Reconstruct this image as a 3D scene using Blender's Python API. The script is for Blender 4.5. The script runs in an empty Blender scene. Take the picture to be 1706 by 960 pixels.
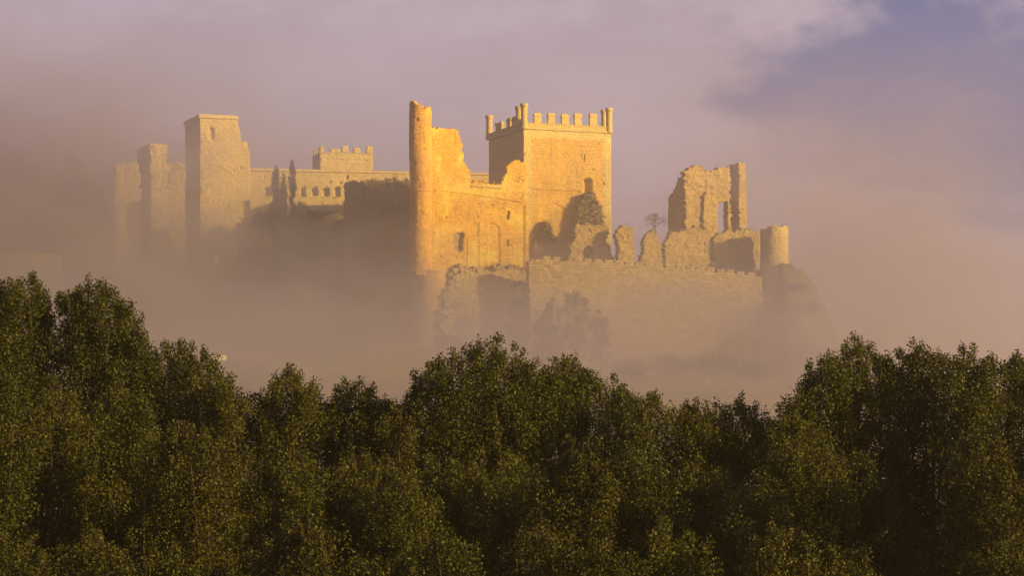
import bpy, bmesh, math, random
import numpy as np
from mathutils import Vector

SC = bpy.context.scene
R = math.radians
# ------------------------------------------------------------------ camera
W_PX, H_PX, F_PX, HZ, CX = 1706.0, 960.0, 4562.0, 800.0, 853.0
CAM_Z = 20.0
cam = bpy.data.objects.new('camera', bpy.data.cameras.new('camera'))
SC.collection.objects.link(cam)
cam.location = (0, 0, CAM_Z)
cam.rotation_euler = (R(90), 0, 0)
cam.data.sensor_width = 36
cam.data.lens = 36 * F_PX / W_PX
cam.data.shift_y = (HZ - H_PX / 2) / W_PX
cam.data.clip_start = 0.5
cam.data.clip_end = 6000
SC.camera = cam
# ------------------------------------------------------------------ sun
SUN_AZ, SUN_EL = 66.0, 15.0           # degrees to the right of straight behind the camera, above the horizon
SUN_STRENGTH = 5.0
SUN_COL = (1.0, 0.665, 0.12)
EXPOSURE = 1.52
SKY_STRENGTH = 0.10
FOG_D = 0.0134
HAZE_D = 0.00016
S = Vector((math.sin(R(SUN_AZ)) * math.cos(R(SUN_EL)), -math.cos(R(SUN_AZ)) * math.cos(R(SUN_EL)), math.sin(R(SUN_EL))))
sl = bpy.data.lights.new('sun', 'SUN')
sl.energy = SUN_STRENGTH; sl.angle = R(0.6); sl.color = SUN_COL
so = bpy.data.objects.new('sun', sl); SC.collection.objects.link(so)
so.rotation_euler = S.to_track_quat('Z', 'Y').to_euler()
so.location = S * 300
# ------------------------------------------------------------------ node helpers
class NT:
    def __init__(s, tree): s.t = tree; s.n = tree.nodes; s.l = tree.links
    def new(s, typ, **kw):
        n = s.n.new(typ)
        for k, v in kw.items():
            if hasattr(n, k) and k not in n.inputs: setattr(n, k, v)
            else: n.inputs[k].default_value = v
        return n
    def put(s, sock, v):
        if hasattr(v, 'default_value') and hasattr(v, 'is_linked'): s.l.new(v, sock)
        elif v is not None: sock.default_value = v
    def m(s, op, a, b=None, c=None, clamp=False):
        n = s.n.new('ShaderNodeMath'); n.operation = op; n.use_clamp = clamp
        s.put(n.inputs[0], a); s.put(n.inputs[1], b)
        if c is not None: s.put(n.inputs[2], c)
        return n.outputs[0]
    def mr(s, v, a, b, c=0.0, d=1.0, smooth=True):
        n = s.n.new('ShaderNodeMapRange'); n.interpolation_type = 'SMOOTHSTEP' if smooth else 'LINEAR'
        s.put(n.inputs['Value'], v)
        for k, x in (('From Min', a), ('From Max', b), ('To Min', c), ('To Max', d)): s.put(n.inputs[k], x)
        return n.outputs['Result']
    def noise(s, vec, scale, detail=3, rough=.55, col=False):
        n = s.n.new('ShaderNodeTexNoise'); s.put(n.inputs['Vector'], vec)
        n.inputs['Scale'].default_value = scale; n.inputs['Detail'].default_value = detail; n.inputs['Roughness'].default_value = rough
        return n.outputs['Color' if col else 'Fac']
    def mix(s, f, a, b, mode='MIX'):
        n = s.n.new('ShaderNodeMix'); n.data_type = 'RGBA'; n.blend_type = mode
        s.put(n.inputs[0], f); s.put(n.inputs[6], a); s.put(n.inputs[7], b)
        return n.outputs[2]
    def scalev(s, vec, v3):
        n = s.n.new('ShaderNodeVectorMath'); n.operation = 'MULTIPLY'; s.put(n.inputs[0], vec); n.inputs[1].default_value = v3
        return n.outputs[0]
def c4(c): return (c[0], c[1], c[2], 1.0)
# ------------------------------------------------------------------ world: Nishita sky with thin evening cloud
wd = bpy.data.worlds.new('World'); SC.world = wd; wd.use_nodes = True
w = NT(wd.node_tree); w.n.clear()
sky = w.n.new('ShaderNodeTexSky'); sky.sky_type = 'NISHITA'; sky.sun_disc = False
sky.sun_elevation = R(SUN_EL); sky.sun_rotation = R(180 - SUN_AZ); sky.dust_density = 3.0; sky.air_density = 1.0
tc = w.n.new('ShaderNodeTexCoord'); dv = tc.outputs['Generated']
CLOUD = (1.58, 1.18, 1.36)
GAP = (.60, .56, 1.08)
BRIGHT = (2.1, 1.8, 2.2)
wv = w.scalev(dv, (1.0, 1.0, 2.0))
n1 = w.noise(wv, 9.0, 5, .55); n2 = w.noise(wv, 26.0, 7, .6)
sep = w.n.new('ShaderNodeSeparateXYZ'); w.l.new(dv, sep.inputs[0])
# the break in the cloud, a direction of the sky up and to the right of the keep
gx = w.m('MULTIPLY', w.m('SUBTRACT', sep.outputs[0], 0.166), 12.0)
gz = w.m('MULTIPLY', w.m('SUBTRACT', sep.outputs[2], w.m('ADD', 0.147, w.m('MULTIPLY', sep.outputs[0], -0.05))), 21.0)
gd = w.m('SQRT', w.m('ADD', w.m('MULTIPLY', gx, gx), w.m('MULTIPLY', gz, gz)))
gn = w.m('ADD', gd, w.m('MULTIPLY', w.m('SUBTRACT', n1, .5), 1.8))
gn = w.m('ADD', gn, w.m('MULTIPLY', w.m('SUBTRACT', n2, .5), 1.5))
gapm = w.mr(gn, .55, 1.25, 1.0, 0.0)
skyc = w.mix(0.45, sky.outputs[0], c4(GAP))
ccol = w.mix(w.mr(n1, .35, .7), c4(tuple(x * .92 for x in CLOUD)), c4(tuple(x * 1.08 for x in CLOUD)))
edge = w.mr(sep.outputs[2], .150, .172, 0, 1)
brm = w.m('MULTIPLY', w.m('MULTIPLY', edge, w.mr(n2, .40, .62)), .2)
ccol = w.mix(brm, ccol, c4(BRIGHT))
col = w.mix(w.m('MULTIPLY', gapm, w.mr(n2, .35, .65, 1.0, .86)), ccol, c4(GAP))
# unseen sky overhead, dimmed to weaken the ambient light on the scene
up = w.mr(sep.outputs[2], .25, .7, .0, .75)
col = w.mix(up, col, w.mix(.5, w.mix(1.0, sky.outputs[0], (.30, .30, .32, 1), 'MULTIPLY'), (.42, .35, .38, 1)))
col = w.mix(0.05, col, sky.outputs[0])
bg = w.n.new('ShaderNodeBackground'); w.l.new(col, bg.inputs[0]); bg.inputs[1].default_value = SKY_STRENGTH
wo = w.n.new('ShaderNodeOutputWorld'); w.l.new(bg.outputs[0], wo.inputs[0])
# ------------------------------------------------------------------ render settings
SC.view_settings.view_transform = 'Standard'; SC.view_settings.look = 'None'
SC.view_settings.exposure = EXPOSURE; SC.view_settings.gamma = 1; SC.view_settings.use_curve_mapping = False
SC.render.engine = 'CYCLES'
cy = SC.cycles
cy.use_denoising = True; cy.denoiser = 'OPENIMAGEDENOISE'; cy.denoising_input_passes = 'RGB_ALBEDO_NORMAL'
cy.max_bounces = 5; cy.diffuse_bounces = 2; cy.glossy_bounces = 1; cy.transmission_bounces = 2; cy.transparent_max_bounces = 8
cy.volume_bounces = 1; cy.volume_step_rate = 0.45; cy.volume_max_steps = 256
cy.sample_clamp_indirect = 4; cy.use_adaptive_sampling = True; cy.adaptive_threshold = .008
# ------------------------------------------------------------------ numpy noise
def _hash(ix, iy, iz, seed):
    h = (ix.astype(np.int64) * 374761393 + iy.astype(np.int64) * 668265263 + iz.astype(np.int64) * 2147483647 + seed * 974634777) & 0xffffffff
    h = ((h ^ (h >> 13)) * 1274126177) & 0xffffffff
    h = (h ^ (h >> 16)) & 0xffffff
    return h / float(0xffffff)
def vnoise(x, y, z=None, seed=0):
    x = np.asarray(x, float); y = np.asarray(y, float)
    z = np.zeros_like(x) if z is None else np.asarray(z, float)
    x0, y0, z0 = np.floor(x), np.floor(y), np.floor(z)
    fx, fy, fz = x - x0, y - y0, z - z0
    fx, fy, fz = fx * fx * (3 - 2 * fx), fy * fy * (3 - 2 * fy), fz * fz * (3 - 2 * fz)
    r = 0
    for i in (0, 1):
        for j in (0, 1):
            for k in (0, 1):
                r = r + _hash(x0 + i, y0 + j, z0 + k, seed) * np.where(i, fx, 1 - fx) * np.where(j, fy, 1 - fy) * np.where(k, fz, 1 - fz)
    return r * 2 - 1
def fbm(x, y, z=None, seed=0, o=3):
    r = 0; a = 1.0; f = 1.0; t = 0
    for k in range(o):
        r = r + a * vnoise(np.asarray(x) * f, np.asarray(y) * f, None if z is None else np.asarray(z) * f, seed + k * 17); t += a; a *= .5; f *= 2.03
    return r / t
def sstep(a, b, x):
    t = np.clip((np.asarray(x, float) - a) / (b - a), 0, 1); return t * t * (3 - 2 * t)
# ------------------------------------------------------------------ objects helpers
COL = SC.collection
def mesh_np(name, V, F, mat=None, parent=None, smooth=False, attr=None, fix=False):
    """F: (n,4) or (n,3) array or a list of faces"""
    me = bpy.data.meshes.new(name)
    V = np.asarray(V, np.float32)
    if isinstance(F, np.ndarray):
        n, k = F.shape
        me.vertices.add(len(V)); me.vertices.foreach_set('co', V.ravel())
        me.loops.add(n * k); me.loops.foreach_set('vertex_index', F.astype(np.int32).ravel())
        me.polygons.add(n); me.polygons.foreach_set('loop_start', np.arange(0, n * k, k, dtype=np.int32))
        me.update(calc_edges=True)
    else:
        me.from_pydata(V.tolist(), [], F); me.update()
    if fix:
        b = bmesh.new(); b.from_mesh(me); bmesh.ops.recalc_face_normals(b, faces=b.faces); b.to_mesh(me); b.free()
    if attr is not None:
        a = me.attributes.new('tint', 'FLOAT', 'FACE'); a.data.foreach_set('value', np.asarray(attr, np.float32))
    if smooth: me.polygons.foreach_set('use_smooth', np.ones(len(me.polygons), bool))
    if mat: me.materials.append(mat)
    o = bpy.data.objects.new(name, me); COL.objects.link(o)
    if parent: o.parent = parent
    return o
def tag(o, label=None, cat=None, group=None, kind=None):
    if kind is None and cat: kind = 'thing'
    if label: o['label'] = label
    if cat: o['category'] = cat
    if group: o['group'] = group
    if kind: o['kind'] = kind
    return o
def thing(name, label, cat, loc=(0, 0, 0), rz=0, group=None):
    o = bpy.data.objects.new(name, None); COL.objects.link(o); o.empty_display_size = .5
    o.location = loc; o.rotation_euler = (0, 0, rz)
    return tag(o, label, cat, group)
class Acc:
    def __init__(s): s.V = []; s.F = []; s.n = 0
    def add(s, V, F):
        V = np.asarray(V, float); s.V.append(V); s.F += [tuple(i + s.n for i in f) for f in F]; s.n += len(V)
    def box(s, x0, x1, y0, y1, z0, z1, ch=0.0):
        c = ch
        V = [(x0, y0, z0), (x1, y0, z0), (x1, y1, z0), (x0, y1, z0), (x0 + 0, y0 + 0, z1 - c), (x1, y0, z1 - c), (x1, y1, z1 - c), (x0, y1, z1 - c)]
        F = [(3, 2, 1, 0), (0, 1, 5, 4), (1, 2, 6, 5), (2, 3, 7, 6), (3, 0, 4, 7)]
        if c:
            k = min(x1 - x0, y1 - y0) * .28
            V += [(x0 + k, y0 + k, z1), (x1 - k, y0 + k, z1), (x1 - k, y1 - k, z1), (x0 + k, y1 - k, z1)]
            F += [(4, 5, 9, 8), (5, 6, 10, 9), (6, 7, 11, 10), (7, 4, 8, 11), (8, 9, 10, 11)]
        else: F.append((4, 5, 6, 7))
        s.add(V, F)
    def lathe(s, cx, cy, prof, n=20, cap=True):
        V = []; F = []
        for (r, z) in prof:
            for k in range(n):
                a = 2 * math.pi * k / n; V.append((cx + r * math.cos(a), cy + r * math.sin(a), z))
        for i in range(len(prof) - 1):
            for k in range(n):
                a, b = i * n + k, i * n + (k + 1) % n; F.append((a, b, b + n, a + n))
        if cap: F.append(tuple(range((len(prof) - 1) * n, len(prof) * n)))
        s.add(V, F)
    def build(s, name, mat, parent=None, smooth=False, fix=True):
        return mesh_np(name, np.concatenate(s.V), s.F, mat, parent, smooth, fix=fix)
def inpoly(px, py, poly):
    ins = np.zeros(px.shape, bool); n = len(poly); j = n - 1
    for i in range(n):
        xi, yi = poly[i]; xj, yj = poly[j]
        if yi != yj:
            ins ^= ((yi > py) != (yj > py)) & (px < (xj - xi) * (py - yi) / (yj - yi) + xi)
        j = i
    return ins
def cellwall(poly, holes=(), recess=(), thick=1.2, cell=.2, jag=.25, disp=.05, seed=0, snap=True):
    """a masonry wall as a grid of small cells; outline and openings keep eroded edges. returns (u,d,z), faces"""
    P = np.array(poly); u0, z0 = P.min(0); u1, z1 = P.max(0)
    nu = max(2, int(round((u1 - u0) / cell))); nz = max(2, int(round((z1 - z0) / cell)))
    cu = (u1 - u0) / nu; cz = (z1 - z0) / nz
    pad = 3 if jag > .01 else 0
    iu = np.arange(-pad, nu + pad); iz = np.arange(0, nz + pad)
    U, Z = np.meshgrid(u0 + (iu + .5) * cu, z0 + (iz + .5) * cz, indexing='ij')
    if jag > 0:
        ju = jag * (fbm(U / 1.1, Z / 1.1, seed=seed, o=3) + .6 * vnoise(U / .35, Z / .35, seed=seed + 5))
        jz = jag * (fbm(U / 1.1, Z / 1.1, seed=seed + 31, o=3) + .6 * vnoise(U / .35, Z / .35, seed=seed + 9))
        row = np.floor(Z / .34); zer = np.zeros_like(row); bl = _hash(np.floor(U / .62 + .5 * (row % 2)), row, zer, seed + 13) - .5; bl2 = _hash(np.floor(U / 1.5), np.floor(Z / .9), zer, seed + 15) - .5
        ju = ju + jag * (1.1 * bl + .9 * bl2); jz = jz + jag * (1.0 * bl - .8 * bl2)
    else: ju = jz = 0
    M = inpoly(U + ju, Z + jz, poly)
    jj = min(jag, .12) / max(jag, 1e-6) if jag > 0 else 0
    for h in holes: M &= ~inpoly(U + ju * jj, Z + jz * jj, h)
    VU, VZ = np.meshgrid(u0 + np.arange(-pad, nu + pad + 1) * cu, z0 + np.arange(0, nz + pad + 1) * cz, indexing='ij')
    D = disp * (fbm(VU / 1.6, VZ / 1.0, seed=seed + 3, o=3) * 1.6 + .7 * vnoise(VU / .45, VZ / .3, seed=seed + 4))
    if disp > .045: D = D + disp * 1.1 * (_hash(np.floor(VU / .55 + .5 * (np.floor(VZ / .36) % 2)), np.floor(VZ / .36), np.zeros_like(VU), seed + 21) - .5)
    for (h, dep) in recess:
        D = D + np.where(inpoly(VU, VZ, h), dep, 0)
    ku = disp * 1.2 * vnoise(VU / .3, VZ / .3, seed=seed + 7); kz = disp * 1.2 * vnoise(VU / .3, VZ / .3, seed=seed + 8)
    VU2, VZ2 = VU + ku, VZ + kz
    a, b = VU.shape; idf = -np.ones((a, b), int)
    used = np.zeros((a, b), bool)
    used[:-1, :-1] |= M; used[1:, :-1] |= M; used[:-1, 1:] |= M; used[1:, 1:] |= M
    n = used.sum(); idf[used] = np.arange(n)
    Vf = np.stack([VU2[used], D[used], VZ2[used]], 1)
    Vb = np.stack([VU2[used], np.full(n, thick) - .5 * D[used] * 0 + disp * vnoise(VU[used] / .8, VZ[used] / .8, seed=seed + 12), VZ2[used]], 1)
    i, j = np.nonzero(M)
    A, B, Cc, Dd = idf[i, j], idf[i + 1, j], idf[i + 1, j + 1], idf[i, j + 1]
    F = [np.stack([A, B, Cc, Dd], 1), np.stack([Dd, Cc, B, A], 1) + n]
    Mp = np.pad(M, 1)
    for (di, dj, p, q) in ((-1, 0, Dd, A), (1, 0, B, Cc), (0, -1, A, B), (0, 1, Cc, Dd)):
        e = ~Mp[i + 1 + di, j + 1 + dj]
        F.append(np.stack([q[e], p[e], p[e] + n, q[e] + n], 1))
    return np.concatenate([Vf, Vb]), np.concatenate(F)
class Fr:
    """a building's own frame: origin at its near corner, x along its front to the right, y back, z up"""
    def __init__(s, px, Y, th, base_py=None, zb=None):
        s.A = np.array([(px - CX) / F_PX * Y, Y]); s.th = R(th); s.c, s.s = math.cos(s.th), math.sin(s.th)
        s.zb = zb if zb is not None else CAM_Z + (HZ - base_py) / F_PX * Y
        s.loc = (s.A[0], s.A[1], s.zb)
    def f(s, px, py, d=0.0):
        """picture point on the front plane (set back by d) -> (u, z)"""
        k = (px - CX) / F_PX; Xa = s.A[0] - s.s * d; Ya = s.A[1] + s.c * d
        u = (k * Ya - Xa) / (s.c - k * s.s); Y = Ya + u * s.s
        return (u, CAM_Z + (HZ - py) / F_PX * Y - s.zb)
    def l(s, px, py, x=0.0):
        """picture point on the left face -> (distance back, z)"""
        k = (px - CX) / F_PX; Xa = s.A[0] + s.c * x; Ya = s.A[1] + s.s * x
        v = (k * Ya - Xa) / (-s.s - k * s.c); Y = Ya + v * s.c
        return (v, CAM_Z + (HZ - py) / F_PX * Y - s.zb)
    def P(s, pts, d=0.0): return [s.f(x, y, d) for x, y in pts]
    def L(s, pts): return [s.l(x, y) for x, y in pts]
    def thing(s, name, label, cat, group=None): return thing(name, label, cat, s.loc, s.th, group)
def pt(px, py, Y): return ((px - CX) / F_PX * Y, Y, CAM_Z + (HZ - py) / F_PX * Y)
def arch(fr, x0, x1, ytop, ybot, d=0.0):
    cx = (x0 + x1) / 2; r = (x1 - x0) / 2; pts = [(x0, ybot)]
    for k in range(9):
        a = math.pi - math.pi * k / 8; pts.append((cx + r * math.cos(a), ytop + r - r * math.sin(a)))
    pts.append((x1, ybot)); return fr.P(pts, d)
def wallobj(name, mat, parent, V, F, mp=None, y0=0.0, x0=0.0):
    if mp == 'left': V = np.stack([V[:, 1] + x0, V[:, 0] + y0, V[:, 2]], 1); F = F[:, ::-1]
    elif mp == 'right': V = np.stack([x0 - V[:, 1], V[:, 0] + y0, V[:, 2]], 1)
    elif mp == 'back': V = np.stack([V[:, 0] + x0, y0 - V[:, 1], V[:, 2]], 1); F = F[:, ::-1]
    else: V = V + np.array([x0, y0, 0])
    return mesh_np(name, V, np.ascontiguousarray(F), mat, parent)
def joined(parts, name, mat, parent):
    """parts: list of (V,F) already in building coordinates"""
    n = 0; Vs = []; Fs = []
    for V, F in parts: Vs.append(V); Fs.append(F + n); n += len(V)
    return mesh_np(name, np.concatenate(Vs), np.concatenate(Fs), mat, parent)
def place(V, F, mp='front', x0=0.0, y0=0.0):
    if mp == 'left': return np.stack([V[:, 1] + x0, V[:, 0] + y0, V[:, 2]], 1), F[:, ::-1]
    if mp == 'right': return np.stack([x0 - V[:, 1], V[:, 0] + y0, V[:, 2]], 1), F
    if mp == 'back': return np.stack([V[:, 0] + x0, y0 - V[:, 1], V[:, 2]], 1), F[:, ::-1]
    return V + np.array([x0, y0, 0]), F
# ------------------------------------------------------------------ materials
def principled(name, rough=.9, spec=.25):
    m = bpy.data.materials.new(name); m.use_nodes = True
    t = NT(m.node_tree); p = t.n['Principled BSDF']; p.inputs['Roughness'].default_value = rough
    p.inputs['Specular IOR Level'].default_value = spec
    return m, t, p
def masonry(name, ca, cb, mortar, bw=.55, rh=.28, bump=.5, patch=(.30, .20, .11), patch_amt=.35, warp=.12, rnd=False, dark=.6, mort=.04, quoin=None):
    m, t, p = principled(name)
    tcn = t.n.new('ShaderNodeTexCoord'); ob = tcn.outputs['Object']
    s = t.n.new('ShaderNodeSeparateXYZ'); t.l.new(ob, s.inputs[0])
    if rnd: u = t.m('MULTIPLY', t.m('ARCTAN2', s.outputs[0], s.outputs[1]), rnd)
    else: u = t.m('ADD', s.outputs[0], s.outputs[1])
    wn = t.noise(ob, .9, 2); wn2 = t.noise(ob, 2.7, 2)
    z = t.m('ADD', s.outputs[2], t.m('MULTIPLY', t.m('SUBTRACT', wn, .5), warp * 2))
    u = t.m('ADD', u, t.m('MULTIPLY', t.m('SUBTRACT', wn2, .5), warp * 3))
    cmb = t.n.new('ShaderNodeCombineXYZ'); t.l.new(u, cmb.inputs[0]); t.l.new(z, cmb.inputs[1])
    br = t.n.new('ShaderNodeTexBrick'); t.l.new(cmb.outputs[0], br.inputs['Vector'])
    br.inputs['Scale'].default_value = 1; br.inputs['Brick Width'].default_value = bw; br.inputs['Row Height'].default_value = rh
    br.inputs['Mortar Size'].default_value = mort; br.inputs['Mortar Smooth'].default_value = .4; br.inputs['Bias'].default_value = 0
    br.inputs['Color1'].default_value = c4(ca); br.inputs['Color2'].default_value = c4(cb); br.inputs['Mortar'].default_value = c4(mortar)
    # horizontal streaks, patches of other stone, pitting and dark weathering
    st = t.noise(t.scalev(cmb.outputs[0], (.5, 3.2, 1)), 1.0, 4, .6)
    c = t.mix(t.mr(st, .35, .7, 0, .55), br.outputs['Color'], c4(tuple(x * 1.25 for x in cb)))
    pn = t.noise(ob, .32, 5, .62); c = t.mix(t.mr(pn, .50, .62, 0, patch_amt), c, c4(patch))
    pw = t.noise(ob, .17, 5, .65); c = t.mix(t.mr(pw, .50, .60, 0, .45), c, c4(tuple(min(.62, x * 1.25 + .04) for x in patch)))
    vs = t.noise(t.scalev(cmb.outputs[0], (1.5, .13, 1)), 1.0, 4, .65); c = t.mix(t.mr(vs, .54, .72, 0, .55), c, c4(tuple(x * .45 for x in cb)))
    pit = t.noise(ob, 3.6, 4, .7); c = t.mix(t.mr(pit, .56, .72, 0, dark * .8), c, c4(tuple(x * .25 for x in ca)))
    pt2 = t.noise(ob, 1.4, 5, .7); c = t.mix(t.mr(pt2, .56, .72, 0, .5), c, c4(tuple(min(1, x * 1.5) for x in ca)))
    if quoin:
        (x0q, x1q, wq, zq, qc) = quoin
        e = t.m('MINIMUM', t.m('SUBTRACT', s.outputs[0], x0q), t.m('SUBTRACT', x1q, s.outputs[0]))
        e = t.m('MINIMUM', e, t.m('SUBTRACT', zq, s.outputs[2]))
        e = t.m('ADD', e, t.m('MULTIPLY', t.m('SUBTRACT', t.noise(t.scalev(ob, (.9, .9, 1.6)), 1.0, 3, .6), .5), 3.2))
        c = t.mix(t.mr(e, wq, wq - .35), c, t.mix(br.outputs['Fac'], c4(qc), c4(tuple(x * .55 for x in qc))))
    t.l.new(c, p.inputs['Base Color'])
    h = t.m('ADD', t.m('MULTIPLY', br.outputs['Fac'], -.5), t.m('MULTIPLY', pit, 1.4))
    h = t.m('ADD', h, t.m('MULTIPLY', st, .6)); h = t.m('ADD', h, t.m('MULTIPLY', pt2, .7))
    b = t.n.new('ShaderNodeBump'); b.inputs['Strength'].default_value = min(1, bump * 1.4); b.inputs['Distance'].default_value = .17
    t.l.new(h, b.inputs['Height']); t.l.new(b.outputs[0], p.inputs['Normal'])
    return m
M = {}
M['brick'] = masonry('brick_masonry', (.60, .37, .06), (.44, .25, .045), (.30, .18, .06), .6, .33, .9, (.60, .41, .09), .6)
M['brick_round'] = masonry('brick_masonry_round', (.56, .33, .08), (.40, .21, .06), (.58, .42, .16), .6, .33, .9, (.36, .17, .07), .5, rnd=2.0)
M['keep'] = masonry('keep_masonry', (.46, .32, .16), (.40, .26, .12), (.42, .32, .19), .6, .30, .6, (.46, .26, .11), .5)
M['stone'] = masonry('pale_stone', (.45, .37, .25), (.38, .30, .19), (.36, .28, .18), .75, .40, .7, (.34, .25, .14), .4)
M['trim'] = masonry('trim_stone', (.46, .38, .25), (.38, .30, .19), (.25, .19, .12), 1.0, .8, .5, (.24, .18, .11), .4)
M['rubble'] = masonry('rubble', (.44, .35, .23), (.34, .25, .15), (.25, .19, .12), .50, .34, 1.0, (.28, .19, .11), .5, .3, dark=.7, mort=.05)
M['shade'] = masonry('shaded_stone', (.36, .29, .20), (.30, .23, .15), (.24, .19, .13), .6, .34, .7, (.2, .16, .10), .4)  # darker stone copy, with the shade of dim walls put into its colour
M['barbican'] = masonry('coursed_stone', (.54, .43, .28), (.28, .21, .12), (.15, .11, .065), .9, .50, 1.0, (.30, .22, .12), .45, .12, mort=.05)
def mat_leaf(name, stops, rough=.5, trans=.3):
    m, t, p = principled(name, rough, .3)
    a = t.n.new('ShaderNodeAttribute'); a.attribute_name = 'tint'
    r = t.n.new('ShaderNodeValToRGB'); el = r.color_ramp.elements
    while len(el) < len(stops): el.new(.5)
    for e, (pos, c) in zip(el, stops): e.position = pos; e.color = c4(c)
    for e in el: e.color = c4((e.color[0] * .38, e.color[1] * .42, e.color[2] * .45))
    t.l.new(a.outputs['Fac'], r.inputs[0]); t.l.new(r.outputs[0], p.inputs['Base Color'])
    tr = t.n.new('ShaderNodeBsdfTranslucent'); t.l.new(r.outputs[0], tr.inputs[0])
    mx = t.n.new('ShaderNodeMixShader'); mx.inputs[0].default_value = trans
    out = [n for n in t.n if n.type == 'OUTPUT_MATERIAL'][0]
    t.l.new(p.outputs[0], mx.inputs[1]); t.l.new(tr.outputs[0], mx.inputs[2]); t.l.new(mx.outputs[0], out.inputs[0])
    return m
LEAFS = [mat_leaf('poplar_leaf_a', rough=.6, stops=[(0, (.026, .030, .003)), (.5, (.072, .078, .004)), (.85, (.105, .112, .006)), (1, (.145, .140, .015))]),
         mat_leaf('poplar_leaf_b', rough=.6, stops=[(0, (.032, .032, .003)), (.5, (.085, .082, .005)), (.85, (.115, .11, .008)), (1, (.16, .135, .015))]),
         mat_leaf('poplar_leaf_c', rough=.6, stops=[(0, (.030, .028, .003)), (.5, (.075, .070, .005)), (.85, (.110, .098, .008)), (1, (.16, .115, .015))])]
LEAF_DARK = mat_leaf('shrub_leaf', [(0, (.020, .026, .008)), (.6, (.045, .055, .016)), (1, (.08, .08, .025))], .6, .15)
LEAF_DRY = mat_leaf('dry_growth', [(0, (.06, .06, .015)), (.6, (.14, .12, .03)), (1, (.22, .16, .05))], .7, .2)
def mat_bark():
    m, t, p = principled('bark')
    ob = t.n.new('ShaderNodeTexCoord').outputs['Object']
    n = t.noise(t.scalev(ob, (6, 6, 1.2)), 3, 4, .6)
    t.l.new(t.mix(n, (.02, .015, .010, 1), (.06, .045, .03, 1)), p.inputs['Base Color'])
    b = t.n.new('ShaderNodeBump'); b.inputs['Distance'].default_value = .03; t.l.new(n, b.inputs['Height']); t.l.new(b.outputs[0], p.inputs['Normal'])
    return m
BARK = mat_bark()
def mat_ground():
    m, t, p = principled('hillside_ground', .95, .1)
    ob = t.n.new('ShaderNodeTexCoord').outputs['Object']
    a = t.noise(ob, .08, 6, .6); b = t.noise(ob, .6, 5, .65); c = t.noise(ob, 3.0, 4, .7)
    col = t.mix(t.mr(a, .4, .62), (.11, .085, .04, 1), (.05, .055, .018, 1))
    col = t.mix(t.mr(b, .5, .68), col, (.20, .15, .08, 1)); col = t.mix(t.mr(c, .5, .75, 0, .6), col, (.03, .028, .012, 1))
    t.l.new(col, p.inputs['Base Color'])
    bu = t.n.new('ShaderNodeBump'); bu.inputs['Distance'].default_value = .5; t.l.new(b, bu.inputs['Height']); t.l.new(bu.outputs[0], p.inputs['Normal'])
    return m
def mat_plain(name, c, rough=.6):
    m, t, p = principled(name, rough)
    ob = t.n.new('ShaderNodeTexCoord').outputs['Object']; n = t.noise(ob, 2.5, 4)
    t.l.new(t.mix(n, c4(tuple(x * .85 for x in c)), c4(c)), p.inputs['Base Color']); return m
WHITE = mat_plain('white_paint', (.78, .76, .72)); GREY = mat_plain('grey_steel', (.3, .3, .3)); PALE_ROCK = mat_plain('pale_rock', (.6, .56, .5), .9)
# ------------------------------------------------------------------ terrain
FRONT = np.array([(-400, 560), (-200, 530), (-80, 519), (-66, 524), (-52, 528), (-30, 517), (-17, 499), (2.9, 502), (43, 508.5), (47.5, 506), (50, 498), (56, 501), (63, 513), (75, 540), (400, 900)])
def zg(X, Y):
    X = np.asarray(X, float); Y = np.asarray(Y, float)
    s = sstep(290, 488, Y)
    fy = np.interp(X, FRONT[:, 0], FRONT[:, 1]); d = Y - fy
    top = 60.0
    low = 4.5 + (38.5 - 5.0 * sstep(-12, 6, X)) * s
    h = low + (top - low) * sstep(1.5, 9, d) * s
    h = h + 11.5 * sstep(-56, -50, X) * (1 - sstep(-33, -27, X)) * sstep(521, 527, Y) * (1 - sstep(546, 560, Y))
    fall = 1 - sstep(50, 78, X) * .58 - sstep(78, 190, X) * .3
    fall = np.where(Y > 380, fall, 1 - (1 - fall) * sstep(280, 400, Y))
    h = 4.5 + (h - 4.5) * fall
    h = h + 14 * (1 - sstep(4, 55, Y)) * 1.0
    h = h + fbm(X / 2.6, Y / 2.6, seed=79, o=3) * 1.5 * sstep(47, 50, X) * (1 - sstep(80, 95, X)) * sstep(485, 497, Y)
    h = h + fbm(X / 25, Y / 25, seed=77, o=4) * 1.6 * sstep(25, 80, Y) * (1 - .7 * sstep(2, 10, d) * (np.abs(X) < 75)) + fbm(X / 5, Y / 5, seed=78) * .4 * sstep(25, 80, Y)
    h = h - 40 * sstep(760, 1300, Y) * 0
    return h
def axis(pts):
    out = []
    for (a, b, st) in pts: out += list(np.arange(a, b, st))
    return np.array(out + [pts[-1][1]])
gx_ = axis([(-1600, -400, 80), (-400, -120, 14), (-120, 44, 2.0), (44, 80, 1.0), (80, 120, 2.0), (120, 400, 14), (400, 1600, 80)])
gy_ = axis([(-600, -20, 58), (-20, 280, 6), (280, 600, 2.0), (600, 900, 20), (900, 2600, 100)])
GX, GY = np.meshgrid(gx_, gy_, indexing='ij'); GZ = zg(GX, GY)
a_, b_ = GX.shape; idx = np.arange(a_ * b_).reshape(a_, b_)
Fg = np.stack([idx[:-1, :-1].ravel(), idx[1:, :-1].ravel(), idx[1:, 1:].ravel(), idx[:-1, 1:].ravel()], 1)
g = mesh_np('ground', np.stack([GX.ravel(), GY.ravel(), GZ.ravel()], 1), Fg, mat_ground(), smooth=True); tag(g, 'scrubby hillside and valley floor below the castle', 'ground', kind='structure')
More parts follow.
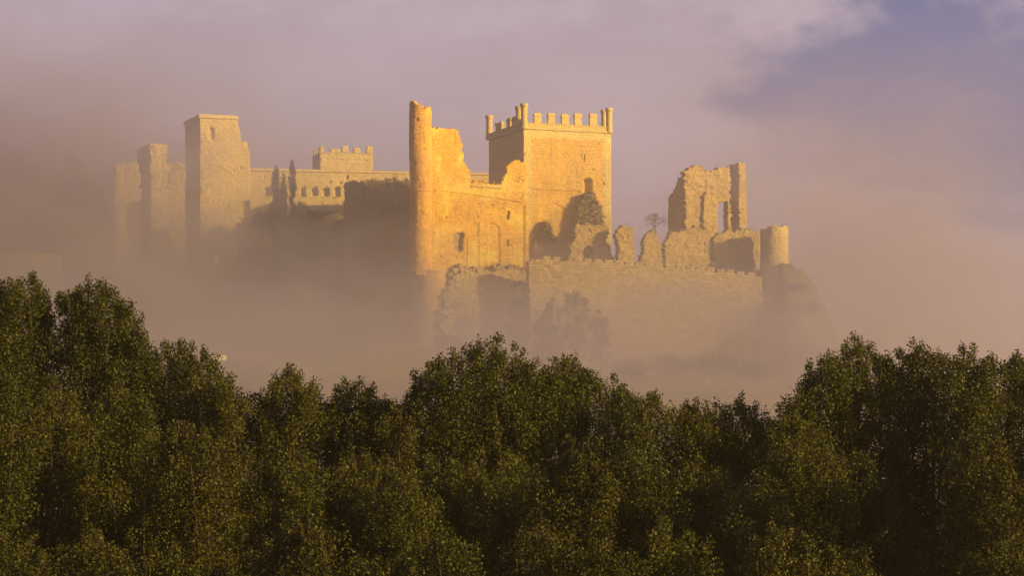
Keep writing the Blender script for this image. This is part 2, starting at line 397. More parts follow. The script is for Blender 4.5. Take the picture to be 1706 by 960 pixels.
# ------------------------------------------------------------------ foliage machinery
def leaves(C, size, rng, up=.25, aspect=.8):
    """one small four-cornered leaf at each centre"""
    n = len(C)
    d = rng.normal(size=(n, 3)); d[:, 2] -= up; d /= np.linalg.norm(d, axis=1)[:, None]
    r = rng.normal(size=(n, 3)); sd = np.cross(d, r); sd /= np.linalg.norm(sd, axis=1)[:, None] + 1e-9
    L = (size * rng.uniform(.65, 1.25, n))[:, None]; Wd = L * aspect * .5
    nn = np.cross(d, sd)
    V = np.empty((n, 4, 3)); V[:, 0] = C; V[:, 1] = C + d * L * .45 + sd * Wd + nn * L * .06; V[:, 2] = C + d * L; V[:, 3] = C + d * L * .45 - sd * Wd + nn * L * .06
    return V.reshape(-1, 3), np.arange(n * 4).reshape(n, 4)
def tube(acc, pts, rad, n=6):
    pts = np.array(pts, float); V = []; F = []
    for i, p in enumerate(pts):
        t = pts[min(i + 1, len(pts) - 1)] - pts[max(i - 1, 0)]; t /= np.linalg.norm(t) + 1e-9
        a = np.cross(t, (0.3, 1, 0.1)); a /= np.linalg.norm(a); b = np.cross(t, a)
        for k in range(n):
            q = 2 * math.pi * k / n; V.append(p + rad[i] * (math.cos(q) * a + math.sin(q) * b))
    for i in range(len(pts) - 1):
        for k in range(n):
            u, v = i * n + k, i * n + (k + 1) % n; F.append((u, v, v + n, u + n))
    F.append(tuple(range((len(pts) - 1) * n, len(pts) * n)))
    acc.add(V, F)
def poplar(leads, Y, label, mat, seed, bottom=None, leaf=.095, n_per=3600, group='poplars along the near river bank', Rmax=1.25, sparse=None, depth=1.6, name='poplar_tree'):
    """leads: picture points of the shoot tips; each shoot is a limb from the trunk dressed with leaf clusters"""
    rng = np.random.default_rng(seed)
    full = list(leads)
    for (a, b) in zip(leads[:-1], leads[1:]):
        full.append(((a[0] + b[0]) / 2 + rng.uniform(-3, 3), max(a[1], b[1]) * .6 + min(a[1], b[1]) * .4 + rng.uniform(4, 13)))
    tops = []
    for (px, py) in full:
        y = Y + rng.uniform(-depth, depth); tops.append(np.array(pt(px, py, y)))
    tops = np.array(tops); cx, cyy = tops[:, 0].mean(), Y
    z0 = float(zg(cx, cyy)) - .2; root = thing(name, label, 'tree', (cx, cyy, z0), 0, group)
    o = np.array([cx, cyy, z0])
    zfork = max(z0 + 4, tops[:, 2].min() - 9.5)
    A = Acc()
    tr = [o * 1.0, np.array([cx + rng.normal() * .15, cyy, (z0 + zfork) / 2]), np.array([cx + rng.normal() * .1, cyy, zfork])]
    tube(A, np.array(tr) - o, [.28, .22, .18], 8)
    C = []
    for T in tops:
        f0 = tr[2] if rng.random() < .6 else (tr[1] + tr[2]) / 2
        K = 10; base = f0; pts = []
        bow = rng.normal(size=2) * .35
        for k in range(K + 1):
            t = k / K; p = base * (1 - t) + T * t
            e = t ** .55
            p[0] = base[0] * (1 - e) + T[0] * e + bow[0] * math.sin(math.pi * t); p[1] = base[1] * (1 - e) + T[1] * e + bow[1] * math.sin(math.pi * t)
            pts.append(p)
        pts = np.array(pts)
        tube(A, pts - o, list(np.linspace(.10, .012, K + 1)), 5)
        zb = bottom if bottom is not None else CAM_Z - 5.5 * Y / 110
        H = T[2] - zb
        nc = int(46 * H / 9)
        for k in range(nc):
            h = H * (k + rng.random()) / nc
            if sparse and sparse[0] < T[2] - h < sparse[1] and abs(T[0] - sparse[2]) < sparse[3] and rng.random() < sparse[4]: continue
            Rr = min(.22 + .85 * h ** .75, Rmax) * rng.uniform(.65, 1.1)
            an = rng.uniform(0, 2 * math.pi); q = math.sqrt(rng.random()) * Rr
            tt = np.clip((T[2] - h - base[2]) / (T[2] - base[2] + 1e-6), 0, 1)
            ax = np.array([np.interp(tt, np.linspace(0, 1, K + 1), pts[:, 0]), np.interp(tt, np.linspace(0, 1, K + 1), pts[:, 1]), T[2] - h])
            c = ax + np.array([math.cos(an) * q, math.sin(an) * q * 1.1, rng.normal() * .1])
            if rng.random() < .45: tube(A, [ax - o - np.array([0, 0, .35]), (ax + c) / 2 - o, c - o + np.array([0, 0, .25])], [.018, .011, .004], 3)
            rc = .20 + .24 * min(h / 1.5, 1) * rng.uniform(.6, 1.5)
            nl = int(n_per * 9 / 46 / H * (H / 9) * rng.uniform(.55, 1.35) * (.45 + .55 * min(h, 1)))
            g_ = rng.normal(size=(nl, 3)); g_ /= np.linalg.norm(g_, axis=1)[:, None]
            g_ *= (rc * rng.random(nl) ** .5)[:, None]; g_[:, 2] *= 1.5
            C.append(c + g_)
    C = np.concatenate(C) - o
    V, F = leaves(C, leaf, rng)
    tint = np.clip(rng.beta(2, 2.4, len(F)) + rng.uniform(-.14, .14) + .18 * fbm(C[:, 0] / .8, C[:, 1] / .8, C[:, 2] / .8, seed=seed), 0, 1)
    A.build('trunk', BARK, root, fix=False)
    mesh_np('crown', V, F, mat, root, attr=tint)
    return root
def bushy(name, label, cat, px, ytop, Y, wpx, hgt, seed, leafsize=.3, n=2500, mat=None, group=None, zbase=None, flat=1.0, cone=False):
    """broad-leaved shrub or small tree far off: stems and a crown of clustered leaves"""
    rng = np.random.default_rng(seed)
    T = np.array(pt(px, ytop, Y)); Wd = wpx / F_PX * Y / 2
    zt = T[2]; zb = zbase if zbase is not None else zt - hgt
    gz_ = float(zg(T[0], Y)) - .15
    root = thing(name, label, cat, (T[0], Y, gz_), 0, group); o = np.array([T[0], Y, gz_])
    A = Acc(); C = []
    nb = 7 if not cone else 1
    for k in range(nb):
        a = rng.uniform(0, 2 * math.pi); r = Wd * .5 * rng.random()
        e = np.array([math.cos(a) * r, math.sin(a) * r, (zt - gz_) * (.8 if not cone else .97)])
        tube(A, [(0, 0, 0), e * .5 + rng.normal(size=3) * .08, e], [.16, .09, .02], 5)
    ncl = int(26 + Wd * 8)
    for k in range(ncl):
        if cone:
            h = rng.random() ** .8; rr = Wd * min(1, (h * 3.0 + .05) ** .7) * rng.uniform(.5, 1); a = rng.uniform(0, 6.283)
            c = np.array([math.cos(a) * rr * .6, math.sin(a) * rr * .6, zt - h * (zt - zb)])
            rc = Wd * .5
        else:
            v = rng.normal(size=3); v /= np.linalg.norm(v); v *= rng.random() ** .4
            hh = (zt - zb) / 2
            c = np.array([v[0] * Wd * .8, v[1] * Wd * .8, zb + hh + v[2] * hh * .82]); rc = max(.35, Wd * .3) * rng.uniform(.6, 1.2)
        nl = int(n / ncl); g_ = rng.normal(size=(nl, 3)); g_ /= np.linalg.norm(g_, axis=1)[:, None]; g_ *= (rc * rng.random(nl) ** .45)[:, None]
        if cone: g_[:, 2] *= 2.2
        c = c + np.zeros(3); c[2] -= gz_; C.append(c + g_)
    C = np.concatenate(C); C[:, 2] = np.maximum(C[:, 2], .05)
    V, F = leaves(C, leafsize, rng)
    A.build('trunk', BARK, root, fix=False)
    mesh_np('crown', V, F, mat or LEAF_DARK, root, attr=rng.random(len(F)))
    return root
def tufts(parent, pts, rng, n=60, h=.35, mat=None, name='foliage', size=.16):
    """grass and weeds rooted along a wall top, points in the parent's frame"""
    C = []
    pts = np.array(pts)
    for k in range(len(pts) - 1):
        L = np.linalg.norm(pts[k + 1] - pts[k]); m_ = max(1, int(L * n))
        t = rng.random(m_)[:, None]; q = pts[k] * (1 - t) + pts[k + 1] * t
        amp = np.clip(.5 + fbm(q[:, 0] / .8, q[:, 1] / .8, seed=5), 0, 1)
        q = q + np.stack([rng.normal(size=m_) * .08, rng.uniform(-.1, .9, m_), rng.random(m_) * h * amp * 1.6 - .1], 1); C.append(q)
    C = np.concatenate(C); V, F = leaves(C, size, rng, up=-.8, aspect=.4)
    return mesh_np(name, V, F, mat or LEAF_DRY, parent, attr=rng.random(len(F)))

# ================================================================== the castle
RG = np.random.default_rng(11)
def battlement_box(fr, root, mat, u0, u1, y0, y1, z0, z1, ch=.35, name='merlon'):
    A = Acc(); A.box(u0 + .07, u1 - .07, y0 + .07, y1 - .07, z0, z1 - ch - .2); A.box(u0 - .03, u1 + .03, y0 - .03, y1 + .03, z1 - ch - .198, z1, ch)
    return A.build(name, mat, root)
def putlogs(fr, rect, n, seed, dep=.25):
    rg = random.Random(seed); (xa, ya), (xb, yb) = rect; out = []
    for k in range(n):
        u, z = fr.f(rg.uniform(xa, xb), ya + (yb - ya) * (rg.randrange(5) + .5 + rg.uniform(-.12, .12)) / 5)
        q = rg.uniform(.12, .2); out.append(([(u - q, z - q), (u - q, z + q), (u + q, z + q), (u + q, z - q)], dep))
    return out
# ---- keep
K = Fr(872, 514, 21, 470)
M['keep_wall'] = None
kr = K.thing('castle_keep', 'great square keep with pillared corners and a row of merlons, behind the ruined piers', 'keep')
kw = K.f(1018, 300)[0]; ks = K.l(814.5, 300)[0]
front = [(872, 470), (872, 217), (1018.5, 219), (1018.5, 470)]
fp = K.P(front); fp[2] = (kw, K.f(1018.5, 219)[1]); fp[3] = (kw, 0)
ztop = (fp[1][1] + fp[2][1]) / 2; fp = [(0, 0), (0, ztop), (kw, ztop), (kw, 0)]
niche = arch(K, 973, 986, 296, 322)
slit = K.P([(972, 257), (974.6, 257), (974.6, 270), (972, 270)])
scar = K.P([(880, 315), (966, 318.5), (966, 321), (880, 317.5)])
lower = K.P([(880, 317.5), (966, 321), (966, 345), (955, 400), (880, 400)])
barch_o = arch(K, 898, 962, 256, 312); 
pr = []
V, F_ = cellwall(fp, holes=[slit], recess=[(niche, 1.1), (scar, .45), (arch(K, 898, 962, 252, 314), .07), (arch(K, 900, 945, 338, 420), .2)] + putlogs(K, [(885, 225), (1008, 340)], 26, 3, .2) + [], thick=1.6, cell=.2, jag=.0, disp=.05, seed=1)
pr.append(place(V, F_))
V, F_ = cellwall([(0, 0), (0, ztop), (ks, ztop), (ks, 0)], thick=1.6, cell=.3, jag=0, disp=.05, seed=2)
V, F_ = place(V, F_, 'left'); sel = V[:, 1] < 1.55; V[sel, 1] = np.where(V[sel, 0] > .2, np.maximum(V[sel, 1], .05), V[sel, 1]); V[:, 1] = np.maximum(V[:, 1], .04); pr.append((V, F_))
V, F_ = cellwall([(0.05, 0), (0.05, ztop), (ks, ztop), (ks, 0)], thick=1.6, cell=.5, jag=0, disp=.04, seed=3); pr.append(place(V, F_, 'right', x0=kw))
V, F_ = cellwall([(1.5, 0), (1.5, ztop), (kw - 1.5, ztop), (kw - 1.5, 0)], thick=1.6, cell=.5, jag=0, disp=.04, seed=4); pr.append(place(V, F_, 'back', y0=ks))
M['keep_wall'] = masonry('keep_walling', (.54, .36, .12), (.40, .26, .085), (.30, .20, .10), .75, .38, .7, (.52, .27, .09), .6, quoin=(0, kw, 1.7, ztop, (.50, .41, .26)))
joined(pr, 'wall', M['keep_wall'], kr)
A = Acc(); A.box(1.5, kw - 1.5, 1.5, ks - 1.5, ztop - 2.0, ztop - 1.6); A.build('roof', M['stone'], kr)
# string course and parapet all round
def ring(A, x0, x1, y0, y1, t, z0, z1):
    A.box(x0, x1, y0, y0 + t, z0, z1); A.box(x0, x1, y1 - t, y1, z0, z1)
    A.box(x0, x0 + t, y0 + t + .002, y1 - t - .002, z0, z1); A.box(x1 - t, x1, y0 + t + .002, y1 - t - .002, z0, z1)
zp = ztop + .0
A = Acc(); ring(A, -.22, kw + .22, -.22, ks + .22, .9, zp - .05, zp + .22); A.build('string_course', M['trim'], kr)
zp2 = (K.f(872, 205)[1])
A = Acc(); ring(A, -.05, kw + .05, -.05, ks + .05, .7, zp + .222, zp2); ring(A, -.14, kw + .14, -.14, ks + .14, .86, zp2 + .002, zp2 + .2); A.build('parapet', M['stone'], kr)
zm = zp2 + .2
for (a, b, t) in ((891, 902.5, 186), (913.5, 925, 186.5), (936.5, 949, 188), (957.8, 970, 188.5), (983, 995, 189)):
    u0, u1 = K.f(a - random.random(), t)[0], K.f(b + random.random() * .8, t)[0]; z1 = K.f((a + b) / 2, t + random.uniform(-.8, 1.4))[1]
    V, F_ = None, None
    battlement_box(K, kr, M['stone'], u0, u1, 0.02, .75, zm, z1, .45)
for (a, b, t) in ((826, 835, 203), (843, 849.5, 196), (851.5, 857.5, 193.5)):
    y0, y1 = K.l(b, t)[0], K.l(a, t)[0]; z1 = K.l((a + b) / 2, t)[1]
    battlement_box(K, kr, M['stone'], 0.02, .75, y0, y1, zm, z1, .45)
def pillar(cx, cyy, r, z0, z1, root):
    A = Acc(); A.lathe(cx, cyy, [(r * 1.05, z0 - 1.2), (r * 1.0, z0), (r * .92, z0 + .3), (r * .92, z1 - .9), (r * 1.0, z1 - .7), (r * 1.18, z1 - .45), (r * 1.2, z1 - .1), (r * 1.05, z1)], 22)
    A.build('corner_pillar', M['stone'], root, smooth=False)
ZT = K.f(873, 172)[1]
for (cx, cyy, r, zt) in ((.25, .3, .66, ZT), (.45, 3.6, .62, ZT - .1), (-.0, ks - .2, .66, ZT), (.6, ks - 3.2, .45, ZT - 1.8), (kw - .3, .25, .64, ZT), (kw - .25, 2.9, .55, ZT), (kw - .3, ks - .3, .6, ZT - 2.4)):
    pillar(cx, cyy, r, zm, zt, kr)
# small leaning shelter behind the merlons
tufts(kr, [(1, .1, zm), (kw - 1, .1, zm)], RG, 14, .2)
# ---- brick palace front with the great opening
B = Fr(713, 501.7, 30, 452)
brt = B.thing('palace_wall', 'tall sunlit brick palace front, broken down in steps, joined to the round brick turret', 'ruined wall')
outl = [(713, 452), (713, 213), (735, 213), (750, 216), (765, 218), (768, 236), (771, 252), (774, 268), (779, 280), (784, 291), (786, 303), (800, 303.5), (820, 305), (836, 306),
        (838, 298), (843, 288), (846, 277), (852, 271), (864, 268), (876, 270), (877, 285), (879.5, 302), (877, 322), (880, 342), (882, 452)]
bp = B.P(outl); bp[0] = (bp[0][0], -5); bp[-1] = (bp[-1][0], -5)
holes = [B.P([(756, 392), (759, 388), (761, 386), (774, 387), (773, 400), (771, 420), (766, 421), (757, 414), (755, 404)]), B.P([(845, 352), (850, 352), (850, 365), (845, 366)]), B.P([(844.5, 400), (848.5, 400), (848.5, 411), (844.5, 411)]), B.P([(866.5, 329), (870, 329), (870, 332), (866.5, 332)]), B.P([(870, 299), (872, 299), (872, 302), (870, 302)])]
rec = [(B.P([(782, 450), (782, 378), (788, 373), (798, 371), (799, 450)]), .30), (B.P([(815, 450), (815, 371), (826, 373), (833, 380), (834, 450)]), .30),
       (B.P([(799, 450), (799, 390), (815, 390), (815, 450)]), .12),
       (B.P([(872, 343), (875, 343), (875, 449), (872, 449)]), .55), (B.P([(776.5, 400), (779, 400), (779, 448), (776.5, 448)]), .3),
       (B.P([(720, 268), (775, 270), (779, 280), (784, 291), (786, 303), (786, 318), (720, 316)]), .12),
       (B.P([(818, 345), (842, 348), (841, 356), (818, 353)]), .14), (B.P([(848, 320), (872, 323), (870, 338), (850, 336)]), .12)]
V, F_ = cellwall(bp, holes, rec + putlogs(B, [(725, 330), (868, 440)], 26, 7, .22) + putlogs(B, [(842, 285), (872, 320)], 5, 9, .3), 1.9, .17, .28, .055, 21)
wo_ = wallobj('wall', M['brick'], brt, V, F_)
def strip(fr, pts, h, proud, deep, name, mat, root):
    A = Acc()
    for (p, q) in zip(pts[:-1], pts[1:]):
        u0, z0 = fr.f(*p); u1, z1 = fr.f(*q); n = max(1, int((u1 - u0) / .8))
        for k in range(n):
            a, b = k / n, (k + 1) / n; ua, ub = u0 + (u1 - u0) * a, u0 + (u1 - u0) * b; za, zb2 = z0 + (z1 - z0) * a, z0 + (z1 - z0) * b
            jz = random.uniform(-.02, .02); pr_ = proud + random.uniform(-.03, .03)
            A.add([(ua, -pr_, za - h + jz), (ub - .02, -pr_, zb2 - h + jz), (ub - .02, deep, zb2 - h + jz), (ua, deep, za - h + jz), (ua, -pr_, za + jz), (ub - .02, -pr_, zb2 + jz), (ub - .02, deep, zb2 + jz), (ua, deep, za + jz)],
                  [(3, 2, 1, 0), (0, 1, 5, 4), (1, 2, 6, 5), (2, 3, 7, 6), (3, 0, 4, 7), (4, 5, 6, 7)])
    return A.build(name, mat, root)
random.seed(4)
strip(B, [(716, 315.5), (735, 316), (762, 319.5), (800, 325), (850, 332.5), (872, 336)], .16, .16, .3, 'string_course', M['brick'], brt)
strip(B, [(786, 309), (836, 312.5)], .3, .12, .5, 'coping', M['rubble'], brt)
tufts(brt, [(*(B.f(718, 214)[0:1]), 0, B.f(718, 214)[1]), (B.f(765, 219)[0], 0, B.f(765, 219)[1])], RG, 90, .4)
tufts(brt, [(B.f(785, 304)[0], 0, B.f(785, 304)[1]), (B.f(836, 307)[0], 0, B.f(836, 307)[1])], RG, 60, .3)
tufts(brt, [(B.f(845, 284)[0], 0, B.f(845, 282)[1]), (B.f(853, 272)[0], 0, B.f(853, 272)[1]), (B.f(874, 271)[0], 0, B.f(874, 271)[1])], RG, 60, .35)
# ---- round turret
Tn = Fr(701, 502.2, 0, 452)
tr_ = Tn.thing('round_turret', 'slender round brick turret with a broken top, tallest point left of the palace front', 'tower')
RT = 2.0
def zpx(fr, py): return CAM_Z + (HZ - py) / F_PX * fr.A[1] - fr.zb
prof = [(-6.28, 176), (-4.6, 174), (-3.4, 173), (-2.5, 171), (-1.3, 172), (-1.0, 178), (-.6, 175), (.3, 177), (.6, 181), (1.2, 179), (2.2, 181), (3.0, 186), (4.2, 182), (6.28, 176)]
poly = [(-math.pi * RT, -1.0)] + [(u, zpx(Tn, y)) for u, y in prof] + [(math.pi * RT, -1.0)]
V, F_ = cellwall(poly, [], [([(a, b), (a, b + .3), (a + .3, b + .3), (a + .3, b)], .3) for a, b in ((-.8, 27.5), (.5, 22), (-.3, 15.2), (.9, 10), (-1.2, 19.3))], .75, .17, .3, .045, 33)
V = V[:]; sel = np.abs(V[:, 0]) > math.pi * RT; 
V[:, 0] = np.clip(V[:, 0], -math.pi * RT, math.pi * RT)
bul = .18 * np.exp(-((V[:, 2] - zpx(Tn, 225)) / 6.0) ** 2) * sstep(.2, 1.5, -V[:, 0])
Rz = RT - V[:, 1] + bul
an = V[:, 0] / RT; V = np.stack([Rz * np.sin(an), -Rz * np.cos(an), V[:, 2]], 1)
mesh_np('shaft', V, F_, M['brick_round'], tr_)
A = Acc(); zb_ = zpx(Tn, 318)
A.lathe(0, 0, [(RT - .05, zb_ - .25), (RT + .14, zb_ - .2), (RT + .14, zb_), (RT - .05, zb_ + .05)], 28, cap=False); A.build('string_course', M['brick_round'], tr_)
A = Acc(); bx_ = (716 - 701) / F_PX * 502
prf = [(4.1, zpx(Tn, 580)), (3.6, zpx(Tn, 545)), (3.35, zpx(Tn, 515)), (3.3, zpx(Tn, 470)), (3.35, zpx(Tn, 455)), (3.5, zpx(Tn, 453)), (3.5, zpx(Tn, 450.5)), (2.2, zpx(Tn, 449))]
prf2 = []
for (a, b) in zip(prf[:-1], prf[1:]):
    n = max(1, int(abs(a[1] - b[1]) / .4)); prf2 += [(a[0] + (b[0] - a[0]) * k / n, a[1] + (b[1] - a[1]) * k / n) for k in range(n)]
A.lathe(bx_, 1.6, prf2 + [prf[-1]], 40); bo = A.build('base_drum', M['keep'], tr_)
tufts(tr_, [(-1.8, -.8, zpx(Tn, 175)), (0, -1.9, zpx(Tn, 179)), (1.8, -.8, zpx(Tn, 183))], RG, 30, .25)
# ---- shaded return wall behind the turret, running back to the left
Sw = Fr(573, 523, -55, 520)
sr = Sw.thing('return_wall', 'shaded ruined wall running back from the round turret, with one square stub standing higher', 'ruined wall')
sp = Sw.P([(573, 520), (573, 304), (588, 302), (603, 303), (604, 311), (618, 314), (640, 309), (655, 307), (670, 311), (686, 317), (690, 320), (690, 520)]); sp[0] = (sp[0][0], -3); sp[-1] = (sp[-1][0], -3)
V, F_ = cellwall(sp, [], [(Sw.P([(604, 312), (608, 312), (608, 440), (604, 440)]), .4)], 1.6, .22, .3, .1, 41)
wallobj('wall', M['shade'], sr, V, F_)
tufts(sr, [(Sw.f(x, y)[0], .3, Sw.f(x, y)[1]) for x, y in ((606, 312), (630, 312), (655, 308), (686, 318))], RG, 220, 1.5, LEAF_DARK, 'ivy', .28)
# ---- low battered masonry under the palace front
Tb = Fr(740, 501.6, 29, 575)
tb = Tb.thing('talus_wall', 'rough sloping masonry footing below the brick palace front, half lost in mist', 'wall')
tp = Tb.P([(728, 575), (738, 500), (746, 468), (756, 455), (770, 447), (810, 449), (850, 445), (884, 448), (888, 575)])
V, F_ = cellwall(tp, [], [(Tb.P([(812, 460), (816, 455), (818, 500), (815, 520)]), .5)], 1.4, .22, .9, .2, 51)
zt_ = V[:, 2].max(); V[:, 1] += (V[:, 2] - zt_) * .14
wallobj('wall', M['rubble'], tb, V, F_)
# ---- barbican curtain
Bb = Fr(880, 500, 9, 655)
bb = Bb.thing('outer_curtain_wall', 'long battered outer wall of coursed stone with small merlons, standing below the ruined piers', 'wall')
bpoly = Bb.P([(880, 655), (880, 433), (900, 432), (960, 435), (1000, 437), (1080, 443), (1180, 452), (1268, 461), (1271, 500), (1279, 545), (1290, 625), (1293, 655)]); bpoly[0] = (bpoly[0][0], 0); bpoly[-1] = (bpoly[-1][0], 0)
V, F_ = cellwall(bpoly, [], [], 2.2, .25, .12, .07, 61)
hh_ = bpoly[6][1]; bat = np.minimum(0, (V[:, 2] - hh_)) * .10; V[:, 1] += bat
wallobj('wall', M['barbican'], bb, V, F_)
# its shaded return at the right corner
ue = Bb.f(1270, 470)[0]
V, F_ = cellwall([(1.9, 0), (1.9, hh_ - 1.2), (5, hh_ - 1.8), (8, hh_ - 5), (10, 0)], [], [], 2.0, .3, .3, .08, 62)
V, F_ = place(V, F_, 'right', x0=ue + .0); V[:, 0] += np.clip((hh_ - V[:, 2]), 0, 30) * .12; mesh_np('end_wall', V, F_, M['barbican'], bb)
x = 905
rr = random.Random(8)
while x < 1262:
    wdt = 12.5 + rr.uniform(-1, 1.2)
    if not (925 < x < 950):
        yb = np.interp(x, [900, 960, 1000, 1080, 1180, 1268], [432, 435, 437, 443, 452, 461]); h = rr.uniform(4.2, 6.4)
        u0, zz = Bb.f(x, yb - h); u1, _ = Bb.f(x + wdt, yb - h); zb2 = Bb.f(x, yb + 2.0)[1]
        V, F_ = cellwall([(u0, zb2), (u0, zz), (u1, zz), (u1, zb2)], [], [], .7, .2, .08, .05, int(x))
        wallobj('merlon', M['barbican'], bb, V, F_, y0=.06)
    x += 17
# ---- ruined piers between keep and gatehouse
def pier(px0, Y, th, outline, label, seed, holes=(), thick=1.9, mat='rubble', jag=.34, name='ruined_pier', disp=.13, cat='ruined pier', grp='ruined piers above the outer wall', ivy=None, ivyn=3500):
    fr = Fr(px0, Y, th, max(p[1] for p in outline) + 14); r = fr.thing(name, label, cat, grp)
    pl = fr.P(outline); zlo = fr.f(px0, max(p[1] for p in outline) + 14)[1]
    mx = max(p[1] for p in outline); pl = [(u, z if o_[1] < mx - .5 else -1.2) for (u, z), o_ in zip(pl, outline)]
    V, F_ = cellwall(pl, [fr.P(h) for h in holes], [], thick, .2, jag, disp, seed)
    # worn round in section, narrowing to the top
    zt = V[:, 2].max()
    V[:, 1] += (V[:, 1] < thick / 2) * sstep(zt * .3, zt, V[:, 2]) * .35
    wallobj('masonry', M[mat], r, V, F_)
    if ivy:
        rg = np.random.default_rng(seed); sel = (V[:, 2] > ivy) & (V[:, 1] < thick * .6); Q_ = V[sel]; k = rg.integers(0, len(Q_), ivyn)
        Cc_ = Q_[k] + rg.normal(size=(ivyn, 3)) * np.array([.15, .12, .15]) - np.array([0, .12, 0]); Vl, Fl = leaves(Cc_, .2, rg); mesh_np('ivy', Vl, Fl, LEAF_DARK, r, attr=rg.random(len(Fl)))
    top = [(u, .2, z) for (u, z), o_ in zip(pl, outline) if o_[1] < min(p[1] for p in outline) + 14]
    if len(top) > 1: tufts(r, top, RG, 40, .25)
    return r
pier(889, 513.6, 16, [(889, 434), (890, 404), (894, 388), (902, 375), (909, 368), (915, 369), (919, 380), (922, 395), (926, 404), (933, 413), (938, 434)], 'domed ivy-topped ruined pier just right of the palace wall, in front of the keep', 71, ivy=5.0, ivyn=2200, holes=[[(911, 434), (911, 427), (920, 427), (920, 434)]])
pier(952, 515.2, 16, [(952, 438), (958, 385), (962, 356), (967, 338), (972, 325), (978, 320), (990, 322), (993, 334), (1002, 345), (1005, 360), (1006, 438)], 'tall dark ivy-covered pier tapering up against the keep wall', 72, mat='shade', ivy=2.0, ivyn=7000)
pier(946, 510, 16, [(945, 437), (951, 412), (958, 397), (959, 382), (964, 372), (985, 375), (1008, 371), (1014, 378), (1017, 392), (1015, 405), (1020, 420), (1023, 437)], 'broad ruined pier with an arched hole at its foot, under the keep right corner', 73, [[(972, 437), (971, 420), (975, 412), (982, 409), (988, 413), (990, 424), (989, 437)]])
pier(1026, 509, 16, [(1026, 440), (1030, 420), (1031, 402), (1028, 388), (1033, 378), (1044, 374), (1053, 378), (1058, 388), (1056, 402), (1058, 425), (1062, 440)], 'slim waisted ruined pier standing clear just right of the keep', 74)
pier(1068, 510, 16, [(1067, 443), (1071, 420), (1073, 403), (1080, 388), (1088, 384), (1096, 388), (1101, 402), (1102, 425), (1105, 443)], 'rounded ruined pier between the slim pier and the gatehouse base', 75)
pier(1108, 511, 16, [(1107, 446), (1109, 412), (1113, 394), (1122, 385), (1140, 384), (1158, 379), (1178, 381), (1184, 390), (1186, 415), (1192, 420), (1196, 446)], 'wide block of ruined wall below the gatehouse left half', 76)
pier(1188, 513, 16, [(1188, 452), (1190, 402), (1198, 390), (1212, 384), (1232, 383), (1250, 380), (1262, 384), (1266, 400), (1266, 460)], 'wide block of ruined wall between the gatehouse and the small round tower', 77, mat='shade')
# ---- ruined gatehouse
G = Fr(1143, 516, 24, 392)
gr = G.thing('ruined_gatehouse', 'ruined gatehouse with a tall window opening and a freestanding pier on its right', 'ruin')
gp = G.P([(1142, 392), (1141, 300), (1141, 288), (1146, 281), (1156, 276), (1166, 277), (1171, 275), (1174, 284), (1185, 287), (1192, 283), (1199, 278), (1210, 278), (1217, 280), (1217, 392)]); gp[0] = (gp[0][0], -1.5); gp[-1] = (gp[-1][0], -1.5)
V, F_ = cellwall(gp, [G.P([(1196, 395), (1196, 337), (1213, 337), (1213, 395)])], [(G.P([(1143, 310), (1186, 312), (1186, 335), (1143, 330)]), .1)], 1.7, .18, .3, .12, 81)
wallobj('wall', M['rubble'], gr, V, F_)
V, F_ = cellwall(G.P([(1170, 392), (1170, 325), (1175, 320), (1181, 322), (1182, 392)], 0), [], [], 1.0, .18, .2, .1, 82); wallobj('buttress', M['rubble'], gr, V, F_, y0=-.55)
ll = G.L([(1143, 392), (1143, 295), (1137, 297), (1132, 298), (1130, 306), (1125, 320), (1118, 325), (1117, 392)]); ll[0] = (ll[0][0], -1.5); ll[-1] = (ll[-1][0], -1.5)
ll = [(max(v, 1.75) if i < 2 else v + 1.0, z) for i, (v, z) in enumerate(ll)]
V, F_ = cellwall(ll, [], [], 1.5, .2, .3, .12, 83); wallobj('side_wall', M['rubble'], gr, V, F_, 'left')
G2 = Fr(1232, 521.5, 30, 392)
g2 = G2.thing('gatehouse_pier', 'tall squared stone pier at the right of the gatehouse opening, its left side in shade', 'pier')
p2 = G2.P([(1232, 392), (1231, 271), (1240, 272), (1243, 285), (1245, 392)]); p2[0] = (0, -1.5); p2[-1] = (p2[-1][0], -1.5)
V, F_ = cellwall(p2, [], [], 1.0, .15, .15, .12, 84); a1 = place(V, F_)
wv_ = G2.l(1213, 300)[0]
V, F_ = cellwall([(1.0, -1.5), (1.0, p2[1][1]), (wv_ * .9, p2[1][1] - .1), (wv_, -1.5)], [], [], G2.f(1243, 300)[0] * .95, .18, .12, .07, 85); a2 = place(V, F_, 'left')
joined([a1, a2], 'masonry', M['rubble'], g2)
# ---- small round tower at the right end
Q = Fr(1290, 511, 0, 495)
qr = Q.thing('small_round_tower', 'low round stone tower at the right end of the castle, above the slope', 'tower')
RQ = 2.6
poly = [(-math.pi * RQ, -3.5), (-math.pi * RQ, zpx(Q, 383)), (-4.5, zpx(Q, 381)), (-2.5, zpx(Q, 384)), (-.5, zpx(Q, 378)), (1, zpx(Q, 380)), (2.5, zpx(Q, 378)), (4, zpx(Q, 382)), (6, zpx(Q, 380)), (math.pi * RQ, zpx(Q, 383)), (math.pi * RQ, -3.5)]
V, F_ = cellwall(poly, [], [([(a, b), (a, b + .35), (a + .3, b + .35), (a + .3, b)], .3) for a, b in ((-.9, 6.5), (1.4, 7.6), (.4, 3.4), (-1.6, 8.6), (2.1, 4.6))], .8, .2, .3, .06, 91); V[:, 0] = np.clip(V[:, 0], -math.pi * RQ, math.pi * RQ)
an = V[:, 0] / RQ; Rz = RQ - V[:, 1]; V = np.stack([Rz * np.sin(an), -Rz * np.cos(an), V[:, 2]], 1); mesh_np('shaft', V, F_, M['stone'], qr)
